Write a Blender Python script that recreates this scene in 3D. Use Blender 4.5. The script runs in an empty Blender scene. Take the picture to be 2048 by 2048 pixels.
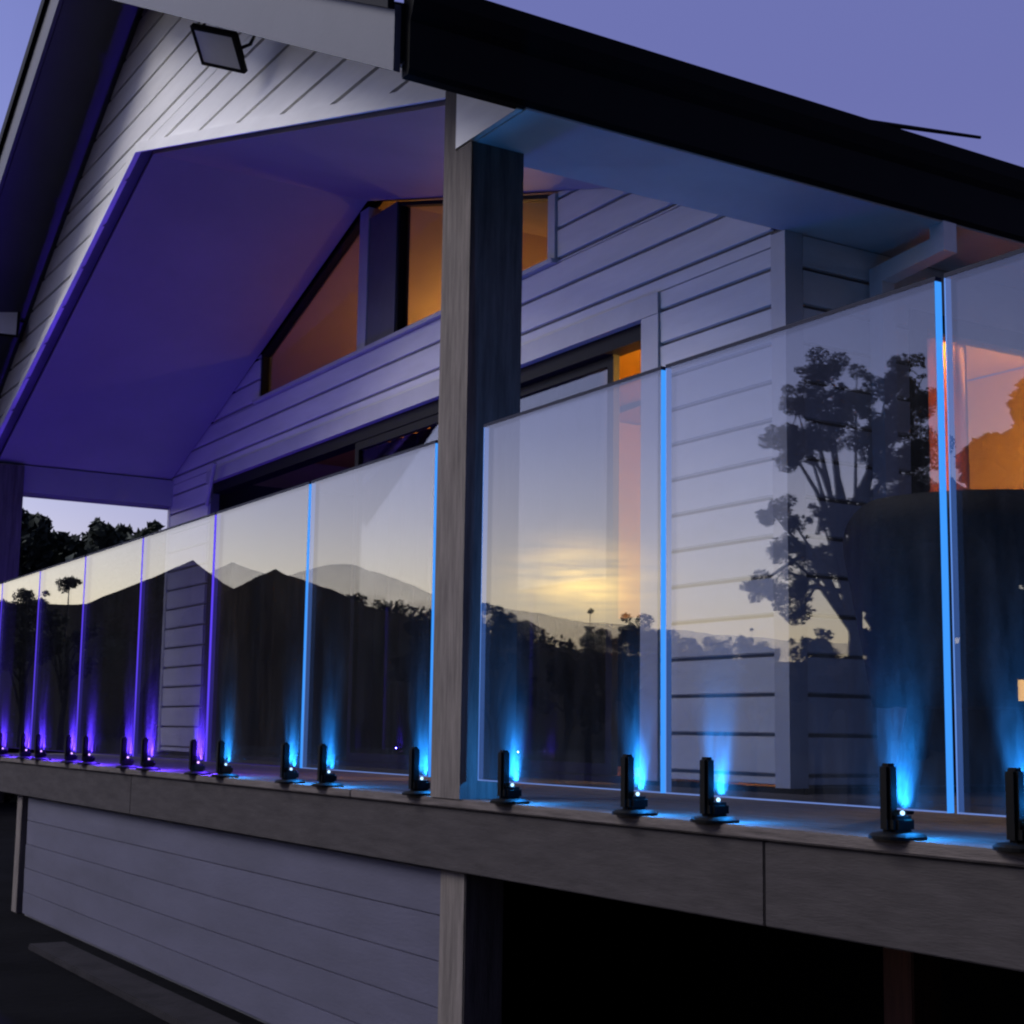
import bpy, bmesh, math, random
from mathutils import Vector, Matrix, Quaternion
random.seed(7)
sc = bpy.context.scene
COL = sc.collection

# ------------------------------------------------------------------ camera
YAW, PITCH, ROLL = 0.5507, 0.1332, 0.0147
EYE = Vector((0, -2.4425, 0.2475))
fw = Vector((-math.cos(YAW)*math.cos(PITCH), math.sin(YAW)*math.cos(PITCH), math.sin(PITCH)))
rt = fw.cross(Vector((0, 0, 1))).normalized(); up = rt.cross(fw)
r2 = rt*math.cos(ROLL) + up*math.sin(ROLL); u2 = up*math.cos(ROLL) - rt*math.sin(ROLL)
cd = bpy.data.cameras.new('camera'); cam = bpy.data.objects.new('camera', cd); COL.objects.link(cam)
M = Matrix((r2, u2, -fw)).transposed().to_4x4(); M.translation = EYE
cam.matrix_world = M
cd.sensor_width = 36; cd.lens = 2977/2048*36; cd.shift_y = 41.2/2048
cd.clip_start = 0.05; cd.clip_end = 6000
sc.camera = cam

# ------------------------------------------------------------------ render look
sc.render.engine = 'CYCLES'
sc.view_settings.view_transform = 'Standard'; sc.view_settings.look = 'None'
sc.view_settings.exposure = 0; sc.view_settings.gamma = 1
sc.view_settings.use_curve_mapping = False
cy = sc.cycles
cy.use_denoising = True
cy.max_bounces = 10; cy.diffuse_bounces = 4; cy.glossy_bounces = 5; cy.transparent_max_bounces = 24
cy.sample_clamp_indirect = 6
cy.caustics_reflective = False; cy.caustics_refractive = False
cy.pixel_filter_type = 'BLACKMAN_HARRIS'; cy.filter_width = 2.2

# ------------------------------------------------------------------ sky (dusk)
SUN_AZ = math.radians(33.8)                       # from -X towards -Y
SUNV = Vector((-math.cos(SUN_AZ), -math.sin(SUN_AZ), 0))
W = bpy.data.worlds.new('World'); sc.world = W; W.use_nodes = True
nt = W.node_tree; N = nt.nodes; L = nt.links; N.clear()
def wn(t, **k):
    n = N.new(t)
    for a, b in k.items(): setattr(n, a, b)
    return n
def wmath(op, a, b=None, c=None, clamp=False):
    n = N.new('ShaderNodeMath'); n.operation = op; n.use_clamp = clamp
    for i, v in enumerate((a, b, c)):
        if v is None: continue
        if isinstance(v, (int, float)): n.inputs[i].default_value = v
        else: L.new(v, n.inputs[i])
    return n.outputs[0]
tc = wn('ShaderNodeTexCoord'); nrm = wn('ShaderNodeVectorMath', operation='NORMALIZE'); L.new(tc.outputs['Generated'], nrm.inputs[0])
sep = wn('ShaderNodeSeparateXYZ'); L.new(nrm.outputs[0], sep.inputs[0])
el = wmath('MAXIMUM', sep.outputs[2], 0.0)
hx = wmath('MULTIPLY', sep.outputs[0], SUNV.x); hy = wmath('MULTIPLY', sep.outputs[1], SUNV.y)
dot = wmath('ADD', hx, hy)
hl = wmath('SQRT', wmath('ADD', wmath('MULTIPLY', sep.outputs[0], sep.outputs[0]), wmath('ADD', wmath('MULTIPLY', sep.outputs[1], sep.outputs[1]), 1e-5)))
caz = wmath('DIVIDE', dot, hl)
t = wmath('POWER', wmath('MULTIPLY_ADD', caz, 1/1.3, 0.3/1.3, clamp=True), 7.0)
SC = 3.5
def ramp(stops):
    r = wn('ShaderNodeValToRGB'); cr = r.color_ramp; cr.interpolation = 'B_SPLINE'
    while len(cr.elements) < len(stops): cr.elements.new(0.5)
    for e, (p, c) in zip(cr.elements, stops):
        e.position = p; e.color = (c[0]/SC, c[1]/SC, c[2]/SC, 1)
    L.new(el, r.inputs[0]); return r.outputs[0]
sunside = ramp([(0, (3.3, 2.5, 1.15)), (.05, (3.4, 2.9, 1.75)), (.09, (3.1, 2.95, 2.4)), (.14, (1.95, 2.05, 2.6)), (.2, (1.1, 1.28, 2.25)), (.3, (.62, .76, 1.75)), (.45, (.42, .52, 1.2)), (1, (.2, .24, .55))])
anti = ramp([(0, (.36, .33, .48)), (.12, (.24, .245, .46)), (.25, (.19, .21, .5)), (.42, (.108, .114, .36)), (1, (.2, .24, .55))])
mixc = wn('ShaderNodeMix', data_type='RGBA'); L.new(t, mixc.inputs[0]); L.new(anti, mixc.inputs[6]); L.new(sunside, mixc.inputs[7])
# the after-glow over the place where the sun went down, broken by thin streaks of cloud
GAZ = math.radians(34.3)
gp_ = wn('ShaderNodeVectorMath', operation='DOT_PRODUCT'); L.new(nrm.outputs[0], gp_.inputs[0]); gp_.inputs[1].default_value = (math.sin(GAZ), -math.cos(GAZ), 0)
gf_ = wn('ShaderNodeVectorMath', operation='DOT_PRODUCT'); L.new(nrm.outputs[0], gf_.inputs[0]); gf_.inputs[1].default_value = (-math.cos(GAZ), -math.sin(GAZ), 0)
pa = wmath('POWER', wmath('ABSOLUTE', wmath('DIVIDE', gp_.outputs['Value'], .034)), 2.0)
pe = wmath('POWER', wmath('ABSOLUTE', wmath('DIVIDE', wmath('SUBTRACT', sep.outputs[2], .100), .020)), 2.0)
g = wmath('MULTIPLY', wmath('POWER', 2.71828, wmath('MULTIPLY', wmath('ADD', pa, pe), -1.0)), wmath('GREATER_THAN', gf_.outputs['Value'], 0.0))
mp = wn('ShaderNodeMapping'); mp.inputs['Scale'].default_value = (7, 7, 60); L.new(nrm.outputs[0], mp.inputs[0])
nz = wn('ShaderNodeTexNoise'); nz.inputs['Scale'].default_value = 2.2; nz.inputs['Detail'].default_value = 4; L.new(mp.outputs[0], nz.inputs[0])
streak = wmath('MULTIPLY_ADD', nz.outputs[0], 2.6, -0.6, clamp=True)
gc = wn('ShaderNodeMix', data_type='RGBA', blend_type='MIX'); gc.inputs[6].default_value = (0, 0, 0, 1); gc.inputs[7].default_value = (7.0/SC, 4.3/SC, .6/SC, 1)
L.new(wmath('MULTIPLY', g, streak), gc.inputs[0])
add = wn('ShaderNodeMix', data_type='RGBA', blend_type='ADD'); add.inputs[0].default_value = 1
L.new(mixc.outputs[2], add.inputs[6]); L.new(gc.outputs[2], add.inputs[7])
scl = wn('ShaderNodeVectorMath', operation='SCALE'); scl.inputs['Scale'].default_value = SC; L.new(add.outputs[2], scl.inputs[0])
bg1 = wn('ShaderNodeBackground'); bg1.inputs[1].default_value = 1.0; L.new(scl.outputs[0], bg1.inputs[0])
sky = wn('ShaderNodeTexSky', sky_type='NISHITA'); sky.sun_disc = False
sky.sun_elevation = math.radians(0.0); sky.sun_rotation = math.atan2(SUNV.x, SUNV.y)
bg2 = wn('ShaderNodeBackground'); bg2.inputs[1].default_value = 0.05; L.new(sky.outputs[0], bg2.inputs[0])
ads = wn('ShaderNodeAddShader'); L.new(bg1.outputs[0], ads.inputs[0]); L.new(bg2.outputs[0], ads.inputs[1])
wo = wn('ShaderNodeOutputWorld'); L.new(ads.outputs[0], wo.inputs[0])

# the broad soft light of the bright dusk sky behind the photographer
sl = bpy.data.lights.new('sun', 'SUN'); sl.energy = 2.5; sl.angle = math.radians(32); sl.color = (1, .95, .9)
so = bpy.data.objects.new('sun', sl); COL.objects.link(so)
so.rotation_euler = (-Vector((-.55*math.cos(.68), -.83*math.cos(.68), math.sin(.68)))).to_track_quat('-Z', 'Y').to_euler()

# ------------------------------------------------------------------ materials
def mat(name, col, rough=.6, var=.12, scale=6, stretch=(1, 1, 1), bump=0., bscale=60, metal=0., spec=.5, col2=None):
    m = bpy.data.materials.new(name); m.use_nodes = True
    n = m.node_tree.nodes; l = m.node_tree.links; b = n['Principled BSDF']
    b.inputs['Roughness'].default_value = rough; b.inputs['Metallic'].default_value = metal
    b.inputs['Specular IOR Level'].default_value = spec
    tcn = n.new('ShaderNodeTexCoord'); mpn = n.new('ShaderNodeMapping'); mpn.inputs['Scale'].default_value = stretch
    oi = n.new('ShaderNodeObjectInfo')
    va = n.new('ShaderNodeVectorMath'); va.operation = 'SCALE'; va.inputs[0].default_value = (7, 13, 5); l.new(oi.outputs['Random'], va.inputs['Scale'])
    l.new(tcn.outputs['Object'], mpn.inputs[0]); l.new(va.outputs[0], mpn.inputs['Location'])
    z = n.new('ShaderNodeTexNoise'); z.inputs['Scale'].default_value = scale; z.inputs['Detail'].default_value = 6; z.inputs['Roughness'].default_value = .65
    l.new(mpn.outputs[0], z.inputs[0])
    mr = n.new('ShaderNodeMapRange'); mr.inputs[1].default_value = .3; mr.inputs[2].default_value = .7; l.new(z.outputs[0], mr.inputs[0])
    mx = n.new('ShaderNodeMix'); mx.data_type = 'RGBA'; l.new(mr.outputs[0], mx.inputs[0])
    c2 = col2 or tuple(c*(1-2*var) for c in col)
    mx.inputs[6].default_value = (*c2, 1); mx.inputs[7].default_value = (*[min(1, c*(1+var*.4)) for c in col], 1)
    l.new(mx.outputs[2], b.inputs['Base Color'])
    if bump:
        z2 = n.new('ShaderNodeTexNoise'); z2.inputs['Scale'].default_value = bscale; z2.inputs['Detail'].default_value = 4; l.new(mpn.outputs[0], z2.inputs[0])
        bp = n.new('ShaderNodeBump'); bp.inputs['Strength'].default_value = bump; bp.inputs['Distance'].default_value = .01
        l.new(z2.outputs[0], bp.inputs['Height']); l.new(bp.outputs[0], b.inputs['Normal'])
    return m
def emit(name, col, s):
    m = bpy.data.materials.new(name); m.use_nodes = True; n = m.node_tree.nodes; n.clear()
    e = n.new('ShaderNodeEmission'); e.inputs[0].default_value = (*col, 1); e.inputs[1].default_value = s
    o = n.new('ShaderNodeOutputMaterial'); m.node_tree.links.new(e.outputs[0], o.inputs[0]); return m
def glass(name, r0, dust, tint=(.95, .965, .97), dustcol=(.8, .85, .9)):
    """thin sheet glass: clear, mirror by angle (both faces), with a faint film of dust and salt that catches light"""
    m = bpy.data.materials.new(name); m.use_nodes = True; n = m.node_tree.nodes; l = m.node_tree.links; n.clear()
    def mth(op, a, b=None):
        k = n.new('ShaderNodeMath'); k.operation = op
        for i, v in enumerate((a, b)):
            if v is None: continue
            if isinstance(v, (int, float)): k.inputs[i].default_value = v
            else: l.new(v, k.inputs[i])
        return k.outputs[0]
    ge = n.new('ShaderNodeNewGeometry'); dp = n.new('ShaderNodeVectorMath'); dp.operation = 'DOT_PRODUCT'
    l.new(ge.outputs['Incoming'], dp.inputs[0]); l.new(ge.outputs['Normal'], dp.inputs[1])
    c = mth('SUBTRACT', 1.0, mth('ABSOLUTE', dp.outputs['Value']))
    R = mth('MULTIPLY_ADD', mth('POWER', c, 5.0), 1-r0); n_ = R.node; n_.inputs[2].default_value = r0
    tr = n.new('ShaderNodeBsdfTransparent'); tr.inputs[0].default_value = (*tint, 1)
    gl = n.new('ShaderNodeBsdfGlossy'); gl.inputs['Roughness'].default_value = 0.0
    m2 = n.new('ShaderNodeMixShader'); l.new(R, m2.inputs[0]); l.new(gl.outputs[0], m2.inputs[2])
    if dust:
        df = n.new('ShaderNodeBsdfDiffuse'); df.inputs[0].default_value = (*dustcol, 1)
        tcn = n.new('ShaderNodeTexCoord'); z = n.new('ShaderNodeTexNoise'); z.inputs['Scale'].default_value = 3; z.inputs['Detail'].default_value = 8; z.inputs['Roughness'].default_value = .7
        oi = n.new('ShaderNodeObjectInfo'); va = n.new('ShaderNodeVectorMath'); va.operation = 'SCALE'; va.inputs[0].default_value = (7, 13, 5); l.new(oi.outputs['Random'], va.inputs['Scale'])
        mpn = n.new('ShaderNodeMapping'); mpn.inputs['Scale'].default_value = (5, 5, 1); l.new(va.outputs[0], mpn.inputs['Location'])
        l.new(tcn.outputs['Object'], mpn.inputs[0]); l.new(mpn.outputs[0], z.inputs[0])
        d = mth('MULTIPLY', mth('POWER', z.outputs[0], 3.0), dust*6.5)
        tl = n.new('ShaderNodeBsdfTranslucent'); tl.inputs[0].default_value = (*dustcol, 1)
        m0 = n.new('ShaderNodeMixShader'); m0.inputs[0].default_value = .7; l.new(df.outputs[0], m0.inputs[1]); l.new(tl.outputs[0], m0.inputs[2])
        m1 = n.new('ShaderNodeMixShader'); l.new(d, m1.inputs[0]); l.new(tr.outputs[0], m1.inputs[1]); l.new(m0.outputs[0], m1.inputs[2])
        l.new(m1.outputs[0], m2.inputs[1])
    else: l.new(tr.outputs[0], m2.inputs[1])
    o = n.new('ShaderNodeOutputMaterial'); l.new(m2.outputs[0], o.inputs[0]); return m

M_PAINT = mat('white_weatherboard_paint', (.86, .86, .85), .55, .07, 3, (.5, 1, 3), .08, 40)
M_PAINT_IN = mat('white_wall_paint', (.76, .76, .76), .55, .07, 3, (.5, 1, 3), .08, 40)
M_SHADEP = mat('shaded_baseboard_paint', (.066, .065, .108), .7, .14, 2.5, (.5, 1, 2), .1, 50)  # shade on the low wall is put into this darker board colour
M_TRIM = mat('trim_paint', (.55, .55, .56), .45, .06, 4)
M_SOFF = mat('soffit_paint', (.50, .53, .55), .6, .08, 2, bump=.05)
M_CEIL = mat('ceiling_paint', (.42, .40, .42), .55, .06, 1.5)
M_VERGE = mat('verge_sheet_paint', (.048, .050, .066), .6, .1, 2, bump=.05)
M_JOINT = mat('wall_underlay', (.16, .16, .17), .8, .1)
M_TIMB = mat('weathered_timber', (.165, .145, .136), .8, .25, 7, (6, 6, .5), .3, 50, spec=.15)
M_DECK = mat('weathered_deck_timber', (.14, .12, .115), .8, .3, 7, (.6, 8, 8), .35, 60, spec=.15)
M_FASC = mat('dark_weathered_fascia', (.054, .048, .050), .85, .18, 6, (.8, 6, 5), .2, 50, spec=.12)
M_BLACK = mat('black_roof_metal', (.006, .006, .0065), .65, .1, 5, spec=.08)
M_FRAME = mat('black_window_frame', (.010, .010, .011), .55, .1, 5, spec=.12)
M_MULL = mat('grey_mullion_paint', (.13, .13, .145), .5, .1, 5)
M_SPIG = mat('black_spigot_coat', (.004, .004, .0045), .6, .15, 30, spec=.08)
M_SOIL = mat('dark_soil', (.005, .005, .006), .95, .35, 1.5, bump=.5, bscale=12, spec=.03)
M_KERB = mat('old_concrete', (.022, .02, .023), .9, .25, 5, bump=.4, bscale=30, spec=.1)
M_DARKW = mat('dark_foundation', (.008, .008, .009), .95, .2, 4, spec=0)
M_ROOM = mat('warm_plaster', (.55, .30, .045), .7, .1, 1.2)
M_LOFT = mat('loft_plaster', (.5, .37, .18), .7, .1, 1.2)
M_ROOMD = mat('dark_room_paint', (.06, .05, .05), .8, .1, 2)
M_FLOORI = mat('timber_floor', (.2, .11, .05), .5, .2, 4, (1, 8, 1))
M_FLOORD = mat('dark_stained_wood', (.02, .012, .009), .5, .2, 5, (6, 6, 1))
M_CURT = mat('dark_curtain_cloth', (.02, .018, .02), .95, .2, 6, (8, 1, .5), spec=.05)
M_CURT2 = mat('brown_curtain_cloth', (.22, .11, .05), .9, .25, 6, (8, 8, .5))
M_CHAIR = mat('black_wicker', (.010, .010, .011), .65, .3, 40, bump=.4, bscale=120)
M_LENS = mat('floodlight_lens', (.88, .89, .9), .5, .05, 3)
M_PIPE = mat('downpipe_paint', (.75, .75, .76), .5, .1, 4)
M_BARK = mat('bark', (.035, .028, .024), .9, .3, 8, (4, 4, 1), .5, 30)
M_LEAF = mat('dark_leaves', (.030, .042, .024), .8, .3, .8, col2=(.014, .022, .012))
M_LEAF2 = mat('grey_green_leaves', (.045, .052, .036), .8, .3, .8, col2=(.022, .028, .02))
M_HILL = mat('dark_bush_hill', (.018, .021, .017), .95, .3, .03, spec=.0, col2=(.035, .028, .02))
M_HILL2 = mat('dry_grass_hill', (.16, .15, .13), .95, .2, .01)
G_BAL = glass('balustrade_glass', .105, .018, (.56, .57, .60))
G_WIN = glass('window_glass', .06, 0, (.9, .92, .92))
M_STRIP = mat('dark_edge_strip', (.008, .010, .03), .6, .1, 8, spec=.15)
BLUE, VIO = (.02, .31, 1.0), (.10, .03, 1.0)
E_EDGE_B = emit('blue_lit_glass_edge', (.05, .32, 1.0), 1.05)
E_EDGE_V = emit('violet_lit_glass_edge', (.12, .06, 1.0), 1.0)
E_DIM_B = emit('dim_blue_glass_edge', (.14, .32, .9), .95)
E_DIM_V = emit('dim_violet_glass_edge', (.11, .07, .8), .7)
E_BOT = emit('faint_blue_bottom_edge', (.2, .32, .8), .7)
E_BOTV = emit('faint_violet_bottom_edge', (.1, .06, .5), .25)
E_LED_B = emit('blue_white_led', (.40, .72, 1), 2.2)
E_LED_V = emit('violet_white_led', (.65, .35, 1), 2.6)
E_SHED = emit('warm_lit_pane', (1, .55, .15), 7.0)
E_BULB = emit('warm_bulb', (1, .6, .25), 4.0)

# ------------------------------------------------------------------ helpers
def link(name, me, parent=None, loc=None):
    o = bpy.data.objects.new(name, me); COL.objects.link(o)
    if parent is not None: o.parent = parent
    if loc is not None: o.location = loc
    return o
def obj(name, bm, m, parent=None, smooth=False, loc=None):
    bmesh.ops.recalc_face_normals(bm, faces=bm.faces)
    me = bpy.data.meshes.new(name); bm.to_mesh(me); bm.free()
    for x in (m if isinstance(m, (list, tuple)) else [m]): me.materials.append(x)
    if smooth:
        for p in me.polygons: p.use_smooth = True
    return link(name, me, parent, loc)
def thing(name, label, cat, loc=(0, 0, 0), group=None):
    o = bpy.data.objects.new(name, None); COL.objects.link(o); o.location = loc; o.empty_display_size = .1
    tag(o, label, cat, group); return o
def tag(o, label=None, cat=None, group=None, kind=None):
    if label: o['label'] = label
    if cat: o['category'] = cat
    if group: o['group'] = group
    if kind: o['kind'] = kind
    return o
def box(bm, x0, x1, y0, y1, z0, z1, bev=0):
    vs = [bm.verts.new(p) for p in ((x0,y0,z0),(x1,y0,z0),(x1,y1,z0),(x0,y1,z0),(x0,y0,z1),(x1,y0,z1),(x1,y1,z1),(x0,y1,z1))]
    fs = [bm.faces.new([vs[i] for i in f]) for f in ((0,3,2,1),(4,5,6,7),(0,1,5,4),(1,2,6,5),(2,3,7,6),(3,0,4,7))]
    if bev:
        es = list({e for f in fs for e in f.edges})
        bmesh.ops.bevel(bm, geom=es, offset=bev, segments=2, affect='EDGES')
    return fs
def Box(name, x0, x1, y0, y1, z0, z1, m, parent=None, bev=0):
    bm = bmesh.new(); box(bm, x0, x1, y0, y1, z0, z1, bev); return obj(name, bm, m, parent)
def prism(bm, poly, fa, fb):
    a = [bm.verts.new(fa(*p)) for p in poly]; b = [bm.verts.new(fb(*p)) for p in poly]
    n = len(poly); bm.faces.new(a); bm.faces.new(b[::-1])
    for i in range(n): bm.faces.new((a[i], b[i], b[(i+1) % n], a[(i+1) % n]))
def Prism(name, poly, y0, y1, m, parent=None):          # polygon in XZ, extruded along Y
    bm = bmesh.new(); prism(bm, poly, lambda x, z: (x, y0, z), lambda x, z: (x, y1, z)); return obj(name, bm, m, parent)
def tube(bm, pts, r, seg=8, cap=True):
    pts = [Vector(p) for p in pts]; rs = r if isinstance(r, (list, tuple)) else [r]*len(pts); rings = []
    for i, p in enumerate(pts):
        d = (pts[min(i+1, len(pts)-1)] - pts[max(i-1, 0)]).normalized()
        a = d.orthogonal().normalized() if i == 0 else (rings_a - d*rings_a.dot(d)).normalized()
        rings_a = a; b = d.cross(a)
        rings.append([bm.verts.new(p + (a*math.cos(2*math.pi*k/seg) + b*math.sin(2*math.pi*k/seg))*rs[i]) for k in range(seg)])
    for A, B in zip(rings, rings[1:]):
        for k in range(seg): bm.faces.new((A[k], A[(k+1) % seg], B[(k+1) % seg], B[k]))
    if cap: bm.faces.new(rings[0][::-1]); bm.faces.new(rings[-1])
def lathe(bm, prof, c=(0, 0, 0), seg=20):
    rings = [[bm.verts.new((c[0]+r*math.cos(2*math.pi*k/seg), c[1]+r*math.sin(2*math.pi*k/seg), c[2]+z)) for k in range(seg)] for r, z in prof]
    for A, B in zip(rings, rings[1:]):
        for k in range(seg): bm.faces.new((A[k], A[(k+1) % seg], B[(k+1) % seg], B[k]))
    bm.faces.new(rings[0][::-1]); bm.faces.new(rings[-1])
def clip(poly, a, b, c):                                  # keep a*u+b*v<=c
    out = []
    for i, p in enumerate(poly):
        q = poly[(i+1) % len(poly)]; dp = a*p[0]+b*p[1]-c; dq = a*q[0]+b*q[1]-c
        if dp <= 1e-9: out.append(p)
        if (dp < -1e-9 and dq > 1e-9) or (dp > 1e-9 and dq < -1e-9):
            s = dp/(dp-dq); out.append((p[0]+s*(q[0]-p[0]), p[1]+s*(q[1]-p[1])))
    return out
def convex_clip(poly, region):                            # region: ccw polygon
    for i, p in enumerate(region):
        q = region[(i+1) % len(region)]; ex, ez = q[0]-p[0], q[1]-p[1]
        poly = clip(poly, ez, -ex, ez*p[0]-ex*p[1])
        if len(poly) < 3: return []
    return poly
def boards(parent, region, z0, pitch, tofront, toback, m, gap=.013, cham=.004, name='weatherboard'):
    """one lap board after another, each cut to the region; returns nothing, every board an object"""
    zs = [p[1] for p in region]; us = [p[0] for p in region]
    k0 = math.floor((min(zs)-z0)/pitch)
    k = k0
    while z0 + k*pitch < max(zs):
        za, zb = z0 + k*pitch + gap, z0 + (k+1)*pitch
        p = convex_clip([(min(us)-1, za), (max(us)+1, za), (max(us)+1, zb), (min(us)-1, zb)], region)
        k += 1
        if len(p) < 3: continue
        zc0, zc1 = min(q[1] for q in p), max(q[1] for q in p)
        if zc1 - zc0 < .012: continue
        bm = bmesh.new(); jit = random.uniform(-.0012, .0012)
        def ff(u, z, zc0=zc0, zc1=zc1):
            dz = cham if z < zc0+1e-4 else (-cham if z > zc1-1e-4 else 0)
            return tofront(u, z+dz, jit - .003*(z-zc0)/pitch)
        prism(bm, p, ff, toback)
        obj(name, bm, m, parent)

# ------------------------------------------------------------------ ground
GZ = -.965
bm = bmesh.new(); S = 4000
vs = [bm.verts.new(p) for p in ((-S,-S,GZ),(S,-S,GZ),(S,S,GZ),(-S,S,GZ))]; bm.faces.new(vs)
tag(obj('ground', bm, M_SOIL), kind='structure')

# ------------------------------------------------------------------ house
house = thing('house', 'white weatherboard house with gabled veranda roof above the glass balustrade', 'house')
XR, XP, XL, YW = -8.14, -4.33, -11.75, 1.477       # ridge, right wall, left wall, inner wall plane
RP, ZP = .505, 4.425                               # roof pitch, peak of the underside
def roofz(x): return ZP - (.505*(x-XR) if x > XR else .55*(XR-x))
def ceilz(x): return 3.535 - (.281*(x-XR) if x > XR else (.36 if x > -11 else .365)*(XR-x))
XE = -3.93; XEL = -12.3

# roof slabs
for s, xe in ((1, XE), (-1, XEL)):
    poly = [(XR, ZP+.012), (xe, roofz(xe)+.012), (xe, roofz(xe)+.2), (XR, ZP+.24)]
    Prism('roof', poly, -.46, 7.5, M_BLACK, house)
    poly = [(XR, ZP), (xe, roofz(xe)), (xe, roofz(xe)+.012), (XR, ZP+.012)]
    Prism('verge_soffit', poly, -.45, .09, M_VERGE, house)
    poly = [(XR, ZP-.03), (xe, roofz(xe)-.03), (xe, roofz(xe)+.19), (XR, ZP+.22)]
    Prism('barge_board', poly, -.485, -.462, M_VERGE, house)
    poly = [(XR, ZP+.20), (xe, roofz(xe)+.17), (xe, roofz(xe)+.25), (XR, ZP+.28)]
    Prism('barge_flashing', poly, -.51, -.487, M_BLACK, house)

# outer gable
gable = Prism('front_gable', [(XR, 3.56), (-4.36, ceilz(-4.36)+.02), (XR, ZP-.005), (XL+.05, ceilz(XL)+.05)], .012, .08, M_JOINT, house)
F0 = lambda u, z, j=0: (u, -.008+j, z)
B0 = lambda u, z: (u, .0115, z)
zc = 3.535
xr_at = XR + (ZP-zc)/.505; xl_at = XR - (ZP-zc)/.55
boards(gable, [(xl_at, zc), (xr_at, zc), (XR, ZP-.002)], 3.44, .155, F0, B0, M_PAINT)
boards(gable, [(XR, zc), (-4.36, ceilz(-4.36)), (-4.36, roofz(-4.36)), (xr_at, zc)], 3.44, .155, F0, B0, M_PAINT)
boards(gable, [(xl_at, zc), (XL, roofz(XL)), (XL, ceilz(XL)), (XR, zc)], 3.44, .155, F0, B0, M_PAINT)
# pale edging strips along the opening
for xa, xb in ((XR, -4.425), (XL, XR)):
    poly = [(xa, ceilz(xa)-.012), (xb, ceilz(xb)-.012), (xb, ceilz(xb)+.045), (xa, ceilz(xa)+.045)]
    Prism('edge_trim', poly, -.024, -.0095, M_PAINT, house)
# eave box at the right of the post
Prism('eave_end_board', [(-4.335, 2.255), (-3.93, 2.255), (-3.93, 2.275), (-4.335, roofz(-4.335)-.01)], -.034, -.012, M_PAINT, house)
Box('eave_soffit', -4.332, XE+.02, -.011, 7.5, 2.25, 2.262, M_SOFF, house)
Box('eave_beam', -4.34, -4.30, .09, 1.46, 2.263, 2.5, M_TRIM, house)
# gutter
gp = [(-3.945, 2.258), (-3.905, 2.258), (-3.897, 2.275), (-3.897, 2.43), (-3.885, 2.455), (-3.872, 2.50), (-3.868, 2.557), (-3.945, 2.557)]
Prism('gutter', gp, -.447, 7.5, M_BLACK, house)
Prism('gutter', [(2*XR-0.07-p[0]-.0, p[1]) for p in gp], -.447, 7.5, M_BLACK, house)
# raked ceiling boards of the veranda
for xa, xb in ((XR, -4.34), (XL, XR)):
    Prism('ceiling', [(xa, ceilz(xa)), (xb, ceilz(xb)), (xb, ceilz(xb)+.02), (xa, ceilz(xa)+.02)], .0815, YW-.02, M_CEIL, house)
Box('side_beam', XL-.16, XL+.10, .10, YW+.05, 2.03, ceilz(XL)+.02, M_CEIL, house)
# posts
Prism('veranda_post', [(-4.424, .03), (-4.229, .03), (-4.229, 2.249), (-4.338, 2.249), (-4.338, 2.50), (-4.424, 2.50)], -.03, .18, M_TIMB, house)
Box('veranda_post', -11.80, -11.60, 0.0, .27, .03, ceilz(-11.7)-.01, M_TIMB, house, .004)

# inner wall
iwall = Box('inner_wall', XL, XP, YW+.012, YW+.08, 2.2, 2.56, M_JOINT, house)
F1 = lambda u, z, j=0: (u, YW-.008+j, z)
B1 = lambda u, z: (u, YW+.0115, z)
DL, DR, DH = -10.80, -5.265, 2.10                    # wide sliding door opening
WT = 2.58
def sub(name, poly):
    Prism(name, poly, YW+.012, YW+.08, M_JOINT, house)
def iw(poly, back=True):
    if back: sub('wall_panel', poly)
    boards(iwall, poly, .09, .155, F1, B1, M_PAINT_IN)
iw([(DR+.13, .06), (XP-.075, .06), (XP-.075, 2.2), (DR+.13, 2.2)])
iw([(XL+.06, .06), (DL-.02, .06), (DL-.02, 2.2), (XL+.06, 2.2)])
iw([(XL+.06, 2.2), (XP-.075, 2.2), (XP-.075, 2.555), (XL+.06, 2.555)], False)
iw([(-5.98, 2.555), (XP-.075, 2.555), (XP-.075, 2.58), (-5.98, ceilz(-5.98))])
iw([(-10.9, 2.555), (-9.86, 2.555), (-9.86, ceilz(-9.86))])
Box('corner_board', XP-.07, XP+.014, YW-.014, YW+.08, .05, 2.249, M_TRIM, house)
Box('corner_board', XL, XL+.055, YW-.014, YW+.08, .05, 2.2, M_TRIM, house)
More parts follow.
